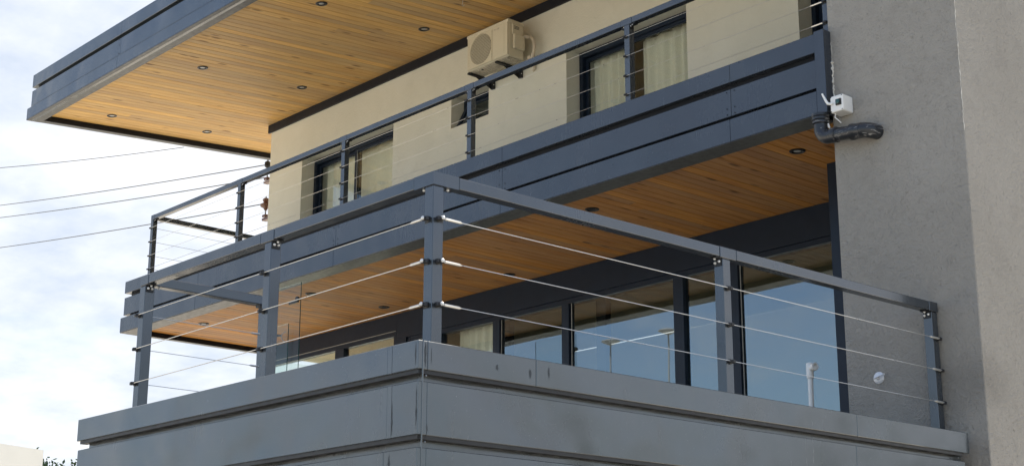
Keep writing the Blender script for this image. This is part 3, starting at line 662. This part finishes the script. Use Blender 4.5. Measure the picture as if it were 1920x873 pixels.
for x, y, l, b in LLs:
    p = Vector((x, y, 2.53)); q = CP + (p - CP) * ((2.565 - CP.z) / (2.53 - CP.z)); downlight(l, q, 0, G2, b)

# ------------------------------------------------------------------ drain pipe, security camera, tap, standpipe
t = thing('drain_pipe', 'dark grey plastic drain pipe elbow smeared with white running into stucco wall', 'pipe', (-.98, 4.55, 2.26))
pr = .055; cx_, cy_, cz_ = -.975, 4.585, 2.31
el = [(cx_, cy_, 2.50), (cx_, cy_, 2.40)] + [(cx_ + .075 - .075 * math.cos(a), cy_ - .0, 2.385 - .075 * math.sin(a)) for a in [math.radians(x) for x in range(10, 91, 16)]] + [(cx_ + .13, cy_ - .005, cz_ - .002)]
MB().tube(el, pr, 18).build('elbow', 'pvc_grey', t, smooth=True)
mb = MB()
mb.lathe((cx_, cy_, 2.42), (0, 0, 1), [(pr + .003, 0), (pr + .012, .006), (pr + .012, .022), (pr + .006, .028), (pr + .013, .034), (pr + .013, .05), (pr + .007, .056), (pr + .013, .062), (pr + .013, .082), (pr, .084)], 22); mb.build('collar', 'pvc_grey', t, smooth=True)
a = Vector((cx_ + .12, cy_ - .005, cz_ - .002)); b = Vector((cx_ + .36, cy_ - .012, cz_ - .03)); dv = (b - a).normalized()
MB().tube([a, b], pr - .004, 18).build('pipe', 'pvc_grey', t, smooth=True)
MB().lathe(a - dv * .02, dv, [(pr, 0), (pr + .005, .004), (pr + .005, .045), (pr, .05)], 20).build('collar', 'pvc_grey', t, smooth=True)
MB().lathe(a + dv * .16, dv, [(pr, 0), (pr + .008, .006), (pr + .008, .03), (pr + .003, .04), (pr + .003, .1)], 20).build('collar', 'pvc_grey', t, smooth=True)
e2 = [b - dv * .02, b] + [b + dv * (.075 * math.sin(x)) + Vector((0, .075 * (1 - math.cos(x)), 0)) for x in [math.radians(k) for k in range(15, 91, 15)]]; e2.append(e2[-1] + Vector((0, .03, 0)))
MB().tube(e2, pr + .003, 18).build('elbow', 'pvc_grey', t, smooth=True)
MB().tube([(cx_ + .09, cy_ - .03, 2.40), (cx_ + .10, cy_ - .035, 2.37), (cx_ + .115, cy_ - .05, 2.355)], [.006, .009, .006], 6).build('sealant', 'caulk', t, smooth=True)

t = thing('security_camera', 'small white box security camera with antenna on the stucco wall edge', 'camera', (-.79, 4.58, 2.47))
MB().box(-.852, 4.545, 2.470, -.735, 4.675, 2.600).build('body', 'white_plastic', t, .012, seg=3)
MB().lathe((-.772, 4.5455, 2.540), (0, -1, 0), [(.034, 0), (.034, .010), (.029, .014), (.0001, .0145)], 4).build('lens_plate', 'black_plastic', t, .002)
MB().lathe((-.772, 4.531, 2.540), (0, -1, 0), [(.017, 0), (.017, .006), (.011, .008), (.0001, .0095)], 18).build('lens', 'glass_edge', t, smooth=True)
MB().tube([(-.825, 4.538, 2.535), (-.86, 4.53, 2.545), (-.875, 4.528, 2.57), (-.905, 4.525, 2.635)], [.010, .011, .010, .007], 8).build('antenna', 'white_plastic', t, smooth=True)
for dx in (-.842, -.745):
    for dz in (2.48, 2.59): MB().ball((dx, 4.546, dz), .004, 6).build('screw', 'black_plastic', t)
MB().tube([(-.83, 4.58, 2.472), (-.835, 4.575, 2.44), (-.815, 4.58, 2.42), (-.80, 4.60, 2.395)], .004, 6).build('cable', 'white_plastic', t, smooth=True)

t = thing('wall_tap', 'chrome wall tap with round rosette and lever on the stucco wall', 'tap', (-.655, YG, .455))
MB().lathe((-.655, YG + .001, .455), (0, -1, 0), [(.044, 0), (.044, .006), (.038, .012), (.016, .014), (.014, .03), (.0001, .032)], 28).build('rosette', 'chrome', t, smooth=True)
MB().tube([(-.672, YG - .03, .450), (-.64, YG - .035, .458), (-.60, YG - .035, .468), (-.585, YG - .035, .470)], [.008, .007, .006, .008], 8).build('lever', 'chrome', t, smooth=True)

t = thing('standpipe', 'white plastic standpipe with tee fitting in front of the blue reflecting pane', 'pipe', (-1.51, 5.0, -.1))
MB().tube([(-1.512, 5.0, -.1), (-1.505, 5.0, .64)], .020, 14).build('pipe', 'white_plastic', t, smooth=True)
MB().lathe((-1.506, 5.0, .60), (0, 0, 1), [(.026, 0), (.028, .006), (.028, .115), (.024, .12), (.0001, .121)], 16).build('fitting', 'white_plastic', t, smooth=True)
MB().lathe((-1.506, 5.0, .675), (.9, -.3, .12), [(.024, 0), (.024, .045), (.031, .047), (.031, .075), (.021, .077), (.021, .05)], 16).build('outlet', 'white_plastic', t, smooth=True)

# ------------------------------------------------------------------ curtains
def curtain(label, x0, x1, z0, z1, y, amp, lam, tilt=0.0, seed=0):
    rr = random.Random(seed); n = int((x1 - x0) / lam * 10); vs = []; fs = []; ph = [rr.uniform(-1.2, 1.2) for _ in range(40)]
    rows = 6
    for j in range(rows + 1):
        fz = j / rows; z = z1 + (z0 - z1) * fz
        for i in range(n + 1):
            u = i / n; x = x0 + (x1 - x0) * u + tilt * fz * (1 - u)
            k = u * (x1 - x0) / lam; q = ph[int(k) % 40] * (1 - (k % 1)) + ph[(int(k) + 1) % 40] * (k % 1)
            vs.append((x, y + amp * math.sin(2 * math.pi * k + q) * (.7 + .3 * fz), z))
    for j in range(rows):
        for i in range(n): a = j * (n + 1) + i; fs.append((a, a + 1, a + n + 2, a + n + 1))
    t = thing('curtain', label, 'curtain', ((x0 + x1) / 2, y, z0), 'curtains behind the windows')
    c = MB().add(vs, fs).build('fabric', 'curtain', t, smooth=True)
    MB().tube([(x0 - .03, y, z1 + .015), (x1 + .03, y, z1 + .015)], .01, 6).build('rail', 'steel', t)
curtain('pleated cream curtain in left half of window below the air conditioner', -5.93, -5.33, 3.0, 5.06, YN + .17, .036, .125, .08, 1)
curtain('pleated cream curtain in right half of window below the air conditioner', -5.12, -4.2, 3.0, 5.06, YN + .17, .034, .17, .0, 2)
curtain('pale curtain in left half of the far left upper window', -11.22, -10.45, 3.0, 5.06, YN + .17, .024, .20, .0, 3)
curtain('flat cream curtain in right half of the far left upper window', -10.33, -9.2, 3.0, 5.06, YN + .17, .016, .27, -.10, 4)
curtain('gathered cream curtain behind the lower glass beside the near corner post', -8.06, -7.40, -.05, 2.26, YW + .25, .030, .13, .0, 5)

# ------------------------------------------------------------------ hook wire under the roof
t = MB().tube([(-6.72, 5.80, zr(5.80) + .003), (-6.72, 5.80, zr(5.80) - .05), (-6.735, 5.80, zr(5.8) - .075), (-6.715, 5.80, zr(5.8) - .10), (-6.69, 5.80, zr(5.8) - .085)], .0028, 5).build('hanging_wire', 'steel', None, smooth=True, loc=(-6.72, 5.8, zr(5.8)))
tag(t, 'short hooked wire end hanging from the roof soffit near the air conditioner', 'wire')

# ------------------------------------------------------------------ power line: rack, insulators, wires
t = thing('insulator_rack', 'service bracket with two brown insulators on the far corner of the house', 'insulator rack', (-12.0, 6.95, 4.8))
def insul(z, big):
    MB().tube([(-12.27, 6.80, z + .10), (-12.27, 6.80, z - .26)], .009, 6).build('rod', 'wire_grey', t)
    if big: MB().lathe((-12.27, 6.80, z), (0, 0, 1), [(.02, -.10), (.035, -.07), (.075, -.05), (.085, -.02), (.05, .0), (.03, .02), (.045, .035), (.05, .055), (.03, .075), (.0001, .08)], 16).build('insulator', 'ceramic_brown', t, smooth=True)
    else: MB().lathe((-12.27, 6.80, z + .03), (0, 0, 1), [(.02, -.05), (.045, -.03), (.045, .03), (.02, .05)], 14).build('insulator', 'black_plastic', t, smooth=True)
    MB().box(-12.30, 6.76, z - .26, -12.0005, 6.84, z - .225).box(-12.32, 6.775, z - .20, -12.24, 6.825, z - .165).build('bracket', 'ceramic_brown', t, .003)
insul(5.27, False); insul(4.72, True)
def ray(u, v): return CF * 2870.214 + CR * (u - 960) - CU * (v - 436.5)
def at_y(u, v, y): d = ray(u, v); return CP + d * ((y - CP.y) / d.y)
for (u0, v0, y0, u1, v1, y1, l) in ((0, 310, 9.5, 345, 276, 10.5, 'topmost overhead wire, running behind the roof edge'), (0, 380, 9, 505, 308, 6.80, 'second overhead wire from the top, meeting the house corner'),
                                    (0, 403, 9, 503, 332, 6.80, 'third overhead wire from the top, just below the second'), (0, 459, 9, 500, 381, 6.80, 'lowest overhead wire, ending at the brown insulator')):
    a, b = at_y(u0, v0, y0), at_y(u1, v1, y1); far = a + (a - b) * .5; pts = []
    for i in range(25):
        s = i / 24; p = b + (far - b) * s; p.z -= .28 * s * (1 - s) - (.28 * (2 / 3) * (1 / 3)) * s * 1.5 * 0; pts.append(p)
    w_ = MB().tube(pts, .0085, 5).build('overhead_wire', 'wire_grey', None, loc=tuple(b)); tag(w_, l, 'wire', 'overhead wires')

# ------------------------------------------------------------------ background house and trees
t = thing('white_house', 'plain white flat roofed house in the far lower left', 'house', (-34, 8, GZ))
zt = 3.5; cA = Vector((-31.175, 12.45, 0)); cB = Vector((-30.658, 11.073, 0)); d = (cB - cA).normalized(); nrm = Vector((d.y, -d.x, 0))
if nrm.x < 0: nrm = -nrm
p0 = cA; p1 = cA + d * 9; p2 = p1 - nrm * 8; p3 = p0 - nrm * 8
def solid(ps, z0, z1): return MB().add([(p.x, p.y, z0) for p in ps] + [(p.x, p.y, z1) for p in ps], [(3, 2, 1, 0), (4, 5, 6, 7)] + [(i, (i + 1) % 4, 4 + (i + 1) % 4, 4 + i) for i in range(4)])
solid((p0, p1, p2, p3), GZ, zt).build('wall', 'white_paint', t)
i_ = .25
solid((p0 + (d - nrm) * i_, p1 - (d + nrm) * i_, p2 - (d - nrm) * i_, p3 + (d + nrm) * i_), zt + .002, zt + .03).build('roof', 'concrete', t)
for k in (2.0, 5.5):
    a = p0 + d * k + nrm * .012; b = p0 + d * (k + 1.3) + nrm * .012
    w_ = solid((a, b, b - nrm * .06, a - nrm * .06), 0.2, 1.5).build('window', 'frame_navy', t)
    a2 = a + d * .06 + nrm * .004; b2 = b - d * .06 + nrm * .004; mbp = solid((a2, b2, b2 - nrm * .003, a2 - nrm * .003), .26, 1.44); mbp.build('pane', 'glass_edge', w_)

def tree(label, top, crown_r, seed):
    rr = random.Random(seed); bx_, by_, tz = top; t = thing('tree', label, 'tree', (bx_, by_, GZ), 'trees by the white house')
    h = tz - GZ; c = Vector((bx_, by_, tz - crown_r * 1.1)); mb = MB()
    mb.tube([(bx_, by_, GZ), (bx_ + .1, by_, GZ + h * .35), (bx_ - .05, by_, GZ + h * .8)], [.2, .15, .05], 9); tips = []
    for i in range(26):
        a = rr.uniform(0, 6.28); e_ = rr.uniform(-.3, 1.35); r = crown_r * rr.uniform(.6, 1.0)
        tp = c + Vector((math.cos(a) * math.cos(e_) * r, math.sin(a) * math.cos(e_) * r, math.sin(e_) * r * 1.1)); st = Vector((bx_, by_, GZ + h * rr.uniform(.35, .7)))
        md = (st + tp) / 2 + Vector((rr.uniform(-.2, .2), rr.uniform(-.2, .2), .15)); mb.tube([st, md, tp], [.05, .03, .01], 5); tips.append(tp); tips.append(md)
    mb.build('trunk', 'bark', t, smooth=True)
    vs = []; fs = []
    for tp in tips:
        cl = rr.uniform(.28, .5) * crown_r * .6
        for _ in range(90):
            p = tp + Vector((rr.gauss(0, 1), rr.gauss(0, 1), rr.gauss(0, .8))) * cl * .6; s = rr.uniform(.04, .085)
            u = Vector((rr.gauss(0, 1), rr.gauss(0, 1), rr.gauss(0, 1))).normalized(); w2 = u.orthogonal().normalized(); b = len(vs)
            vs += [p - u * s, p + w2 * s * .5, p + u * s, p - w2 * s * .5]; fs.append((b, b + 1, b + 2, b + 3))
    MB().add(vs, fs).build('crown', 'leaf', t)
tree('dark leafy tree top beside the white house', (-32.4, 13.25, 3.55), 1.3, 3)
tree('dark leafy tree top just left of the deck end', (-34.2, 14.75, 3.50), 1.2, 5)

# ------------------------------------------------------------------ street lamps across the road, seen mirrored in the glass
plain('lamp_grey', (.30, .31, .32), .5)
def lamp(u, v, yl, label):
    p = at_y(u, v, 2 * (YW + .03) - yl); x, y, z = p.x, yl, p.z
    t = thing('street_lamp', label, 'street lamp', (x, y, GZ), 'street lamps mirrored in the glass')
    MB().lathe((x, y, GZ), (0, 0, 1), [(.10, 0), (.10, .5), (.045, .6), (.022, z - GZ - .05), (.02, z - GZ)], 12).build('pole', 'lamp_grey', t, smooth=True)
    MB().lathe((x, y, z), (0, 0, 1), [(.05, -.10), (.20, -.03), (.27, 0), (.27, .025), (.12, .08), (.0001, .10)], 24).build('lamp_head', 'lamp_grey', t, smooth=True)
lamp(1253, 621, -14, 'disc headed street lamp mirrored in the glass, right of the pair')
lamp(1145, 641, -14, 'disc headed street lamp mirrored in the glass, left of the pair')

# far row of trees across the road, low in the reflections
rr = random.Random(11); vs = []; fs = []
for k in range(26):
    cx0 = -75 + k * 4.2 + rr.uniform(-1, 1); cy0 = -52 + rr.uniform(-5, 5); hh = rr.uniform(7.0, 12.5); cz0 = GZ + hh * .62
    for _ in range(420):
        p = Vector((cx0 + rr.gauss(0, 1.7), cy0 + rr.gauss(0, 1.3), max(GZ + .3, cz0 + rr.gauss(0, hh * .2)))); sz = rr.uniform(.18, .42)
        u = Vector((rr.gauss(0, 1), rr.gauss(0, 1), rr.gauss(0, 1))).normalized(); w2 = u.orthogonal().normalized(); b = len(vs)
        vs += [p - u * sz, p + w2 * sz * .6, p + u * sz, p - w2 * sz * .6]; fs.append((b, b + 1, b + 2, b + 3))
tag(MB().add(vs, fs).build('tree_row', 'leaf', None, loc=(-20, -52, GZ)), 'far row of dark trees across the road', 'trees', None, 'stuff')
vs = []; fs = []
for k in range(22):      # unseen trees, added to darken reflections on the deck's right face
    cx0 = 14 + k * 2.6 + rr.uniform(-1, 1); cy0 = 46 - k * 1.1 + rr.uniform(-3, 3); hh = rr.uniform(6.0, 10.5); cz0 = GZ + hh * .62
    for _ in range(380):
        p = Vector((cx0 + rr.gauss(0, 1.4), cy0 + rr.gauss(0, 1.2), max(GZ + .3, cz0 + rr.gauss(0, hh * .2)))); sz = rr.uniform(.18, .42)
        u = Vector((rr.gauss(0, 1), rr.gauss(0, 1), rr.gauss(0, 1))).normalized(); w2 = u.orthogonal().normalized(); b = len(vs)
        vs += [p - u * sz, p + w2 * sz * .6, p + u * sz, p - w2 * sz * .6]; fs.append((b, b + 1, b + 2, b + 3))
tag(MB().add(vs, fs).build('tree_row', 'leaf', None, loc=(35, 38, GZ)), 'unseen row of trees added right of the house for the reflections', 'trees', None, 'stuff')
